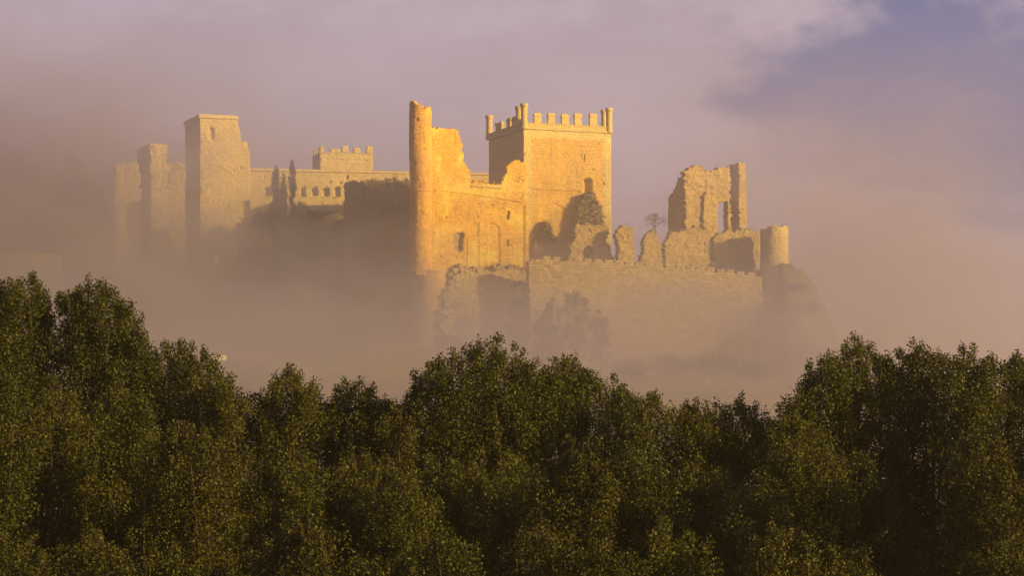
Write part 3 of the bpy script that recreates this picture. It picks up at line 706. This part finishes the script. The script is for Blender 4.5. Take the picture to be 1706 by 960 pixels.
tufts(qr, [(-2, -1.4, zpx(Q, 381)), (0, -2.4, zpx(Q, 380)), (2, -1.4, zpx(Q, 380))], RG, 30, .3)
for zz in (396,):
    A = Acc(); A.lathe(0, 0, [(RQ - .06, zpx(Q, zz) - .2), (RQ + .08, zpx(Q, zz) - .15), (RQ + .08, zpx(Q, zz)), (RQ - .06, zpx(Q, zz) + .04)], 28, cap=False); A.build('string_course', M['stone'], qr)
Lw = Fr(1312, 512, 20, 500)
lr = Lw.thing('low_end_wall', 'low crumbling wall running right from the small round tower', 'wall')
lp = Lw.P([(1310, 500), (1311, 449), (1325, 450), (1340, 453), (1346, 460), (1350, 500)]); lp[0] = (lp[0][0], -3); lp[-1] = (lp[-1][0], -3)
V, F_ = cellwall(lp, [], [], 1.0, .2, .3, .1, 95); wallobj('wall', M['stone'], lr, V, F_)
# ---- tall square tower on the left
Lt = Fr(333, 535, 21, 560)
lt = Lt.thing('square_tower', 'tall square stone tower with a projecting cornice, broken stepwise on its right side', 'tower')
lp = Lt.P([(333, 560), (333, 197), (396, 199), (398, 212), (400, 226), (402, 240), (409, 243), (416, 249), (417, 290), (417, 560)])
lp[0] = (0, -2); lp[-1] = (lp[-1][0], -2); lp[1] = (0, lp[2][1])
V, F_ = cellwall(lp, [], [(arch(Lt, 347, 357, 212, 232), .5)] + putlogs(Lt, [(338, 240), (410, 380)], 24, 8, .25), 2.2, .2, .12, .06, 101)
sel = V[:, 0] < 1.0; V[sel, 0] = np.maximum(V[sel, 0], 0)
a1 = place(V, F_); zl = lp[2][1]; sdl = Lt.l(308.5, 300)[0]
V, F_ = cellwall([(.05, -2), (.05, zl), (sdl, zl), (sdl, -2)], [], [], 2.0, .3, 0, .04, 102); a2 = place(V, F_, 'left')
V, F_ = cellwall([(2.3, -2), (2.3, zl - 4), (sdl, zl - 4), (sdl, -2)], [], [], 1.6, .5, 0, .04, 103); a3 = place(V, F_, 'right', x0=lp[-1][0])
V, F_ = cellwall([(2.1, -2), (2.1, zl), (lp[2][0], zl), (lp[-1][0] - 1.7, -2)], [], [], 1.6, .5, 0, .04, 104); a4 = place(V, F_, 'back', y0=sdl)
joined([a1, a2, a3, a4], 'wall', M['stone'], lt)
um = Lt.f(396, 195)[0]
A = Acc(); ring(A, -.3, um + .05, -.3, sdl + .35, .8, zl + .02, zl + .28); ring(A, -.15, um, -.15, sdl + .2, .8, zl + .282, zl + .72); A.box(.66, um - .81, .66, sdl - .61, zl + .1, zl + .5); A.build('cornice', M['trim'], lt)
# ---- second tower and its curtain, then the far curtain
L2 = Fr(251, 529, 21, 520)
l2 = L2.thing('turret_tower', 'narrow square wall tower left of the tall square tower, fading in mist', 'tower')
q2 = L2.P([(251, 520), (251, 241), (279, 241), (279.5, 262), (281, 520)]); q2[0] = (0, -4); q2[-1] = (q2[-1][0], -4)
V, F_ = cellwall(q2, [], [(L2.P([(264, 275), (266, 275), (266, 286), (264, 286)]), .5)] + putlogs(L2, [(253, 250), (278, 380)], 12, 4), 2.4, .25, .35, .09, 111); a1 = place(V, F_); s2 = L2.l(228, 300)[0]
V, F_ = cellwall([(.05, -4), (.05, q2[1][1]), (s2, q2[1][1]), (s2, -4)], [], [], 2.2, .4, .06, .05, 112); a2 = place(V, F_, 'left')
joined([a1, a2], 'wall', M['stone'], l2)
A = Acc(); A.box(-.1, L2.f(279, 250)[0] * .7, -.1, s2, q2[1][1] + .0, q2[1][1] + .25); A.build('coping', M['trim'], l2)
L3 = Fr(281, 531.5, 4, 520)
l3 = L3.thing('curtain_wall', 'plain stone curtain wall between the narrow wall tower and the tall square tower', 'wall')
q3 = L3.P([(279, 520), (279, 271), (295, 270), (307, 272), (309, 520)]); q3[0] = (q3[0][0], -4); q3[-1] = (q3[-1][0], -4)
V, F_ = cellwall(q3, [], [], 1.6, .25, .4, .1, 113); wallobj('wall', M['stone'], l3, V, F_)
L4 = Fr(190, 525, 8, 500)
l4 = L4.thing('far_wall_tower', 'leftmost tower of the castle, barely visible through the mist', 'tower')
q4 = L4.P([(190, 500), (190, 274), (212, 272), (232, 274), (234, 500)]); q4[0] = (0, -5); q4[-1] = (q4[-1][0], -5)
V, F_ = cellwall(q4, [], putlogs(L4, [(193, 280), (229, 380)], 12, 6), 1.8, .3, .4, .1, 121); a1 = place(V, F_)
V, F_ = cellwall([(.05, -5), (.05, q4[1][1]), (7, q4[1][1]), (7, -5)], [], [], 1.8, .4, .1, .05, 122); a2 = place(V, F_, 'left')
joined([a1, a2], 'wall', M['stone'], l4)
L5 = Fr(-30, 484, 8, 500)
l5 = L5.thing('low_outer_wall', 'low sunlit wall at the far left edge, just above the treetops', 'wall')
q5 = L5.P([(-30, 500), (-30, 415), (20, 418), (60, 421), (100, 425), (108, 500)]); q5[0] = (q5[0][0], -12); q5[-1] = (q5[-1][0], -12)
V, F_ = cellwall(q5, [], [], 1.4, .3, .2, .06, 131); wallobj('wall', M['stone'], l5, V, F_)
# ---- gallery wall with arched windows
Ga = Fr(412, 548, 14, 372)
ga = Ga.thing('gallery_wall', 'long pale wall with small arched windows and a straight cornice, behind the cypresses', 'wall')
gtop = Ga.f(412, 284)[1]; zt2 = Ga.f(700, 290)[1]; ug = Ga.f(823, 300)[0]
gp = [(0, -12), (0, gtop), (ug, Ga.f(823, 292)[1]), (ug, -12)]
wins = [arch(Ga, a, b, 311.5, 327.5) for a, b in ((442, 449), (501.5, 509.5), (520, 529), (538, 547.7), (556.7, 566.3))]
port = [Ga.f(578 + 3 * math.cos(k), 297 + 3 * math.sin(k)) for k in np.linspace(0, 6.28, 9)[:-1]]
V, F_ = cellwall(gp, [], [(w_, .75) for w_ in wins] + [(port, .4)] + putlogs(Ga, [(425, 288), (690, 345)], 70, 5, .25), 1.6, .22, 0, .04, 141)
wallobj('wall', M['stone'], ga, V, F_)
def slope_box(A, u0, z0, u1, z1, y0, y1, h):
    A.add([(u0, y0, z0), (u1, y0, z1), (u1, y1, z1), (u0, y1, z0), (u0, y0, z0 + h), (u1, y0, z1 + h), (u1, y1, z1 + h), (u0, y1, z0 + h)], [(3, 2, 1, 0), (0, 1, 5, 4), (1, 2, 6, 5), (2, 3, 7, 6), (3, 0, 4, 7), (4, 5, 6, 7)])
A = Acc(); slope_box(A, -.2, gtop + .01, ug, gp[2][1] + .01, -.25, 1.8, .2); slope_box(A, -.2, gtop + .212, ug, gp[2][1] + .212, -.05, 1.6, .25); A.build('cornice', M['trim'], ga)
for w_ in wins:
    W_ = np.array(w_); x0, z0 = W_.min(0); x1, z1 = W_.max(0); A = Acc()
    A.box(x0 - .12, x1 + .12, -.10, .05, z0 - .22, z0 - .02); A.build('window_sill', M['trim'], ga)
# ---- crenellated tower behind the gallery
Ct = Fr(533, 562, 14, 300)
ct = Ct.thing('crenellated_tower', 'low broad tower with worn merlons rising just behind the gallery wall', 'tower')
cw = Ct.f(621, 260)[0]; cs = 9.0; zc = Ct.f(533, 255)[1]
V, F_ = cellwall([(0, -1), (0, zc), (cw, zc), (cw, -1)], [], [(Ct.P([(540, 265), (610, 266), (610, 268), (540, 267)]), .1)], 1.3, .22, 0, .05, 151); a1 = place(V, F_)
V, F_ = cellwall([(.05, -1), (.05, zc), (cs, zc), (cs, -1)], [], [], 1.3, .3, 0, .05, 152); a2 = place(V, F_, 'left')
V, F_ = cellwall([(.05, -1), (.05, zc), (cs, zc), (cs, -1)], [], [], 1.3, .3, 0, .05, 153); a3 = place(V, F_, 'right', x0=cw)
joined([a1, a2, a3], 'wall', M['stone'], ct)
A = Acc(); ring(A, -.12, cw + .12, -.12, cs, .9, zc + .01, zc + .2); A.build('string_course', M['trim'], ct)
for (a, b, t, mm) in ((533.5, 541, 243, 0), (551, 566, 247.5, 0), (570, 581, 242.5, 0), (590, 601, 246, 0), (610.5, 621, 243, 0)):
    u0, z1 = Ct.f(a, t); u1 = Ct.f(b, t)[0]
    V, F_ = cellwall([(u0, zc + .2), (u0, z1), (u1, z1), (u1, zc + .2)], [], [], .8, .16, .12, .05, int(a)); wallobj('merlon', M['stone'], ct, V, F_)
for y0 in (1.6, 4.2, 6.9):
    A = Acc(); A.box(.05, .8, y0, y0 + 1.2, zc + .2, zc + 1.5, .15); A.build('merlon', M['stone'], ct)

# ================================================================== castle vegetation
bushy('cypress', 'dark slim cypress standing free in front of the arched gallery', 'tree', 487, 268, 538, 15, 12, 201, .28, 5200, group='cypresses', cone=True, zbase=70)
bushy('cypress', 'shorter stout cypress left of the slim one, merging with the undergrowth', 'tree', 458, 283, 538, 20, 12, 202, .28, 6200, group='cypresses', cone=True, zbase=70)
bushy('cypress', 'lowest cypress, tight against the right side of the stout one', 'tree', 472, 296, 537, 16, 10, 203, .28, 4800, group='cypresses', cone=True, zbase=70)
SL = [(430, 350, 40, 'leftmost rounded evergreen beside the square tower'), (455, 338, 44, 'rounded evergreen at the foot of the stout cypress'), (505, 330, 46, 'rounded evergreen just right of the slim cypress'),
      (538, 342, 44, 'evergreen under the middle arched windows'), (560, 349, 34, 'small evergreen tucked against the square wall stub')]
for i, (x, y, wd_, lab) in enumerate(SL):
    bushy('evergreen_shrub', lab, 'shrub', x, y, 533 - (i % 2) * 3, wd_, 7, 210 + i, .3, 5200, group='shaded evergreens under the gallery')
SB = [(960, 462, 484, 66, 9, 'large dark bush against the left end of the outer wall'), (925, 474, 482, 60, 9, 'bush in the corner beside the palace footing'), (905, 500, 480, 50, 7, 'low bush below the corner of the outer wall'),
      (1000, 500, 481, 46, 6, 'small bush halfway along the outer wall'), (864, 447, 497, 50, 9, 'dark bush filling the angle between palace footing and outer wall'), (745, 560, 488, 60, 4, 'bush at the foot of the stone drum'),
      (1120, 590, 476, 90, 5, 'broad low bush below the middle of the outer wall'), (1190, 592, 474, 110, 6, 'broad dark bush below the right part of the outer wall'), (1255, 606, 472, 70, 5, 'bush below the right corner of the outer wall'),
      (1050, 600, 474, 80, 4, 'low bush below the left part of the outer wall'), (1292, 468, 503, 92, 6, 'bush at the foot of the small round tower'), (1322, 478, 506, 50, 6, 'bush on the slope right of the round tower'),
      (1352, 506, 507, 52, 6, 'bush on the skyline of the right slope'), (1380, 540, 506, 56, 6, 'lowest bush on the right slope skyline'), (1306, 520, 499, 76, 8, 'large bush in the shadow beside the outer wall corner'),
      (1345, 560, 500, 86, 7, 'large bush low on the right slope')]
for i, (x, y, Y, wd_, h, lab) in enumerate(SB):
    bushy('hillside_bush', lab, 'bush', x, y, Y, wd_, h, 230 + i, .26, 6500 if i in (0, 4) else 4600, zbase=float(zg(pt(x, y, Y)[0], Y)) + .1, group='bushes on the castle slope', mat=LEAF_DARK if i % 3 else LEAF_DRY)
for i, (x, y, wd_, lab) in enumerate([(25, 235, 110, 'leftmost hazy tree on the hill'), (75, 262, 90, 'second hazy tree on the hill, lower than its neighbours'), (122, 245, 80, 'pointed hazy tree nearest the castle but one'), (160, 300, 60, 'low hazy tree next to the leftmost castle tower'), (-20, 250, 90, 'hazy tree cut by the left frame')]):
    bushy('hill_tree', lab, 'tree', x, y, 566 + 6 * (i % 2), wd_, 19, 260 + i, .45, 6500, group='trees left of the castle in mist')
bushy('valley_tree', 'faint rounded tree in the mist right of the slope', 'tree', 1452, 528, 520, 90, 12, 270, .35, 4200, group=None)
def bare_tree(px, ytop, Y, label, seed, base_py):
    rng = np.random.default_rng(seed); b = np.array(pt(px, base_py, Y)); T = np.array(pt(px, ytop, Y)); H = T[2] - b[2]
    root = thing('bare_tree', label, 'tree', tuple(b)); A = Acc()
    def grow(p, d, L, r, k):
        q = p + d * L; m_ = (p + q) / 2 + rng.normal(size=3) * L * .06; tube(A, [p, m_, q], [r, r * .8, r * .55], 4)
        if k:
            for _ in range(3 if k > 1 else 4):
                nd = d + rng.normal(size=3) * .6; nd[2] += .1; nd /= np.linalg.norm(nd); grow(q, nd, L * .80, r * .6, k - 1)
    grow(np.zeros(3), np.array([0, 0, 1.0]), H * .22, .12, 6)
    A.build('branches', BARK, root, fix=False)
bare_tree(1092, 345, 514, 'leafless twiggy tree behind the rounded pier', 280, 400)
# ---- small things on the slope
sgn = thing('sign_board', 'white sign board on two posts on the misty slope, just above the treetops', 'sign', (pt(365, 617, 446)[0], 446, float(zg(pt(365, 617, 446)[0], 446)) - .1))
sz = pt(365, 592, 446)[2] - sgn.location.z; A = Acc(); A.box(-1.2, .55, -.03, .03, sz - .85, sz); A.box(.57, 1.2, -.03, .03, sz - .85, sz); A.build('board', WHITE, sgn)
for xx in (-1.1, .62):
    A = Acc(); A.lathe(xx, .1, [(.05, 0), (.05, sz + .02)], 8); A.build('post', GREY, sgn)
for i, (px, py, Y, r, lab) in enumerate([(1180, 641, 462, .28, 'pale rock lying on the slope under the right part of the outer wall'), (1097, 633, 464, .22, 'pale rock lying on the slope, left of the larger one')]):
    X_ = pt(px, py, Y)[0]; b = bmesh.new(); bmesh.ops.create_icosphere(b, subdivisions=3, radius=r)
    for v in b.verts: v.co *= 1 + .25 * float(fbm(v.co.x * 4, v.co.y * 4, v.co.z * 4, seed=i)); v.co.z *= .7
    me = bpy.data.meshes.new('rock'); b.to_mesh(me); b.free(); me.materials.append(PALE_ROCK); o = bpy.data.objects.new('rock', me); COL.objects.link(o)
    o.location = (X_, Y, float(zg(X_, Y)) + .1); tag(o, lab, 'rock', 'pale rocks on the slope')

# ================================================================== near poplars
BACK = [([(-85, 480), (-55, 470), (-28, 466), (-5, 468), (18, 463), (45, 461), (68, 472), (84, 488)], 0, 'broad light green poplar at the left edge, tallest treetop with the one beside it', 1),
        ([(106, 492), (126, 478), (148, 465), (172, 470), (196, 488), (216, 508), (234, 545)], 0, 'tall domed poplar second from the left edge', 0),
        ([(250, 590), (268, 575), (292, 568), (318, 574), (336, 582)], 0, 'flat-topped poplar stepping down right of the tall domed one', 0),
        ([(348, 606), (368, 622), (384, 640), (398, 662)], 1, 'sloping poplar at the left brink of the first gap', 1),
        ([(425, 662), (448, 640), (468, 628), (485, 608), (500, 625), (515, 655)], 1, 'spire-topped poplar right of the first gap', 1),
        ([(540, 668), (560, 650), (580, 640), (600, 633), (618, 645), (632, 662)], 0, 'rounded poplar between the spire-topped one and the large central dome', 0),
        ([(645, 672), (660, 662), (682, 668)], 2, 'small reddish poplar tucked left of the large central dome', 1),
        ([(698, 625), (712, 605), (738, 598), (768, 580), (798, 568), (822, 564), (842, 580), (866, 594), (888, 604), (902, 628)], 0, 'large central dome-shaped poplar with bare limbs showing low on its right', 0),
        ([(914, 612), (930, 600), (946, 590), (962, 604), (985, 618), (1012, 628)], 0, 'pointed poplar right of the large central dome', 1),
        ([(1032, 652), (1055, 646), (1080, 652), (1104, 664)], 0, 'low round poplar below the keep side of the outer wall', 0),
        ([(1126, 676), (1145, 668), (1162, 672), (1172, 690)], 1, 'low ragged poplar below the outer wall middle', 0),
        ([(1186, 684), (1205, 672), (1226, 664), (1248, 676), (1268, 690), (1286, 706)], 1, 'low mounded poplar left of the second gap', 1),
        ([(1312, 690), (1322, 660), (1340, 646), (1356, 640)], 0, 'narrow poplar at the right brink of the second gap', 0),
        ([(1362, 604), (1378, 588), (1402, 582), (1430, 560), (1448, 574), (1468, 592)], 0, 'tall peaked poplar on the right below the misty slope', 1),
        ([(1484, 598), (1505, 582), (1527, 570), (1550, 580), (1572, 594)], 1, 'tall rounded poplar third from the right edge', 0),
        ([(1588, 590), (1606, 584), (1628, 598), (1648, 590)], 0, 'thin-topped poplar second from the right edge', 1),
        ([(1668, 596), (1690, 588), (1712, 594), (1740, 600), (1770, 610)], 0, 'poplar cut by the right edge', 0)]
for i, (ld, mi, lab, fl) in enumerate(BACK):
    sp_ = None
    if i == 7: sp_ = (24.6, 26.5 - 3.2 + 1.4, 0, 0, 0)
    poplar(ld, 111 + (i % 3) * 1.2, lab, LEAFS[mi], 300 + i, n_per=7600)
rr = random.Random(21)
FRN = [(-20, 600, 'left edge, highest of the near row'), (95, 650, 'under the tall domed poplar'), (205, 640, 'right of the domed poplar foot'), (300, 700, 'below the flat-topped poplar'), (480, 735, 'under the spire-topped poplar'),
       (590, 745, 'below the rounded poplar'), (670, 780, 'left of the bare limbs'), (760, 755, 'under the central dome'), (860, 750, 'under the bare limbs'), (960, 730, 'under the pointed poplar'), (1060, 745, 'below the low round poplar'),
       (1165, 760, 'below the low ragged poplar'), (1255, 790, 'below the second gap'), (1345, 720, 'right of the second gap'), (1440, 760, 'under the tall peaked poplar'), (1640, 720, 'near the right edge'), (1725, 740, 'cut by the right edge')]
for i, (cx_, ty, lab) in enumerate(FRN):
    n = 5; ld = [(cx_ + (k - 2) * 24 + rr.uniform(-7, 7), ty + abs(k - 2) ** 1.4 * 14 + rr.uniform(-10, 18)) for k in range(n)]
    poplar(ld, 97 + (i % 3) * 3.0, 'near row poplar ' + lab, LEAFS[(0, 1, 0, 2, 0, 1)[i % 6]], 400 + i, n_per=6200, group='near row of lower poplars', depth=1.2)
LOW = [(40, 900), (150, 885), (270, 905), (380, 935), (500, 860), (640, 925), (740, 880), (900, 860), (1010, 890), (1110, 870), (1300, 865), (1400, 910), (1690, 900)]
for i, (cx_, ty) in enumerate(LOW):
    ld = [(cx_ + (k - 1.5) * 26 + rr.uniform(-7, 7), ty + abs(k - 1.5) ** 1.4 * 14 + rr.uniform(-10, 14)) for k in range(4)]
    poplar(ld, 88 + (i % 2) * 2.5, ('leafy sapling top at the bottom edge, %s' % ['under the left edge', 'left of the domed poplar foot', 'below the flat-topped poplar', 'in the first dark dip', 'below the spire-topped poplar', 'left of centre', 'under the central dome', 'right of centre', 'below the pointed poplar', 'below the low round poplar', 'below the second gap', 'below the tall peaked poplar', 'at the right corner'][i]), LEAFS[(0, 2, 1)[i % 3]], 500 + i, n_per=5600, group='sapling tops along the bottom', depth=1.0, name='poplar_sapling')

for i, (x_, Y_, zt_, lab) in enumerate([(27, 88, 26, 'first'), (30, 97, 27, 'second'), (34, 104, 27, 'third'), (38, 92, 28, 'fourth')]):  # poplars added out of view so their shadow darkens the lower near foliage
    ld = [(CX + F_PX * (x_ + k * 1.1) / Y_, HZ - F_PX * (zt_ - abs(k) * .8 - CAM_Z) / Y_) for k in (-2, -1, 0, 1, 2)]
    poplar(ld, Y_, 'tall unseen poplar added beyond the right edge to shade the near trees, %s from the frame' % lab, LEAFS[0], 600 + i, n_per=3500, leaf=.15)
# ================================================================== air: even haze, and the fog bank lying on the castle hill
def box_obj(name, x0, x1, y0, y1, z0, z1, mat, label, cat):
    A = Acc(); A.box(x0, x1, y0, y1, z0, z1); o = A.build(name, mat); return tag(o, label, cat, kind='stuff')
def volmat(name):
    m = bpy.data.materials.new(name); m.use_nodes = True; t = NT(m.node_tree); t.n.clear()
    v = t.n.new('ShaderNodeVolumePrincipled'); out = t.n.new('ShaderNodeOutputMaterial'); t.l.new(v.outputs[0], out.inputs['Volume'])
    return m, t, v
m, t, v = volmat('haze_air'); v.inputs['Color'].default_value = (.95, .88, .90, 1); v.inputs['Density'].default_value = HAZE_D; v.inputs['Anisotropy'].default_value = .5
box_obj('haze', -1620, 1620, -620, 2620, -12, 104, m, 'even evening haze filling the valley', 'haze')
m, t, v = volmat('fog_bank'); v.inputs['Color'].default_value = (.71, .67, .99, 1); v.inputs['Anisotropy'].default_value = .60
geo = t.n.new('ShaderNodeNewGeometry'); P_ = geo.outputs['Position']
s = t.n.new('ShaderNodeSeparateXYZ'); t.l.new(P_, s.inputs[0]); X_, Y_, Z_ = s.outputs
nz = t.noise(t.scalev(P_, (1, .6, 1.5)), .022, 3, .55)
zz = t.m('ADD', Z_, t.m('MULTIPLY', t.m('SUBTRACT', nz, .5), 26.0))
# fog lies higher to the left and right of the palace front
xl = t.mr(X_, -22, -84, 0, 1); xr = t.mr(X_, 22, 70, 0, 1)
lift = t.m('ADD', t.m('MULTIPLY', xl, 13.0), t.m('MULTIPLY', xr, 8.0))
zz = t.m('SUBTRACT', zz, lift)
thick_ = t.mr(zz, 66, 40, 0.0, .66)
thin_ = t.mr(zz, 110, 62, 0.0, 0.42)
dn = t.m('ADD', thick_, thin_)
dn = t.m('MULTIPLY', dn, t.mr(Y_, 425, 470, 0, 1)); dn = t.m('MULTIPLY', dn, t.m('ADD', 1.0, t.m('ADD', t.m('ADD', t.m('MULTIPLY', xl, 2.4), t.m('MULTIPLY', t.mr(X_, -72, -104, 0, 1), 2.6)), t.m('MULTIPLY', xr, .9))))
val = t.m('MULTIPLY', t.m('MULTIPLY', t.mr(t.m('ADD', Z_, t.m('MULTIPLY', t.m('SUBTRACT', nz, .5), 16.0)), 50, 36, 0, 1), t.mr(Y_, 220, 300, 0, 1)), t.mr(Y_, 480, 430, 0, .48)); dn = t.m('ADD', dn, val); dn = t.m('MULTIPLY', dn, t.mr(Y_, 690, 600, 0, 1))
dn = t.m('MULTIPLY', dn, t.m('MULTIPLY', t.mr(X_, -230, -140, 0, 1), t.mr(X_, 114, 62, .05, 1))); dn = t.m('MULTIPLY', dn, t.mr(Z_, 102, 90, 0, 1))
nw = t.noise(t.scalev(P_, (1, .5, 2.2)), .06, 4, .6); dn = t.m('MULTIPLY', dn, t.mr(nw, .32, .68, .45, 1.55))
dn = t.m('MULTIPLY', dn, FOG_D); t.l.new(dn, v.inputs['Density'])
box_obj('fog', -232, 122, 218, 692, 2, 103, m, 'bank of river fog lying over the castle hill, thickest at the foot of the walls', 'fog')
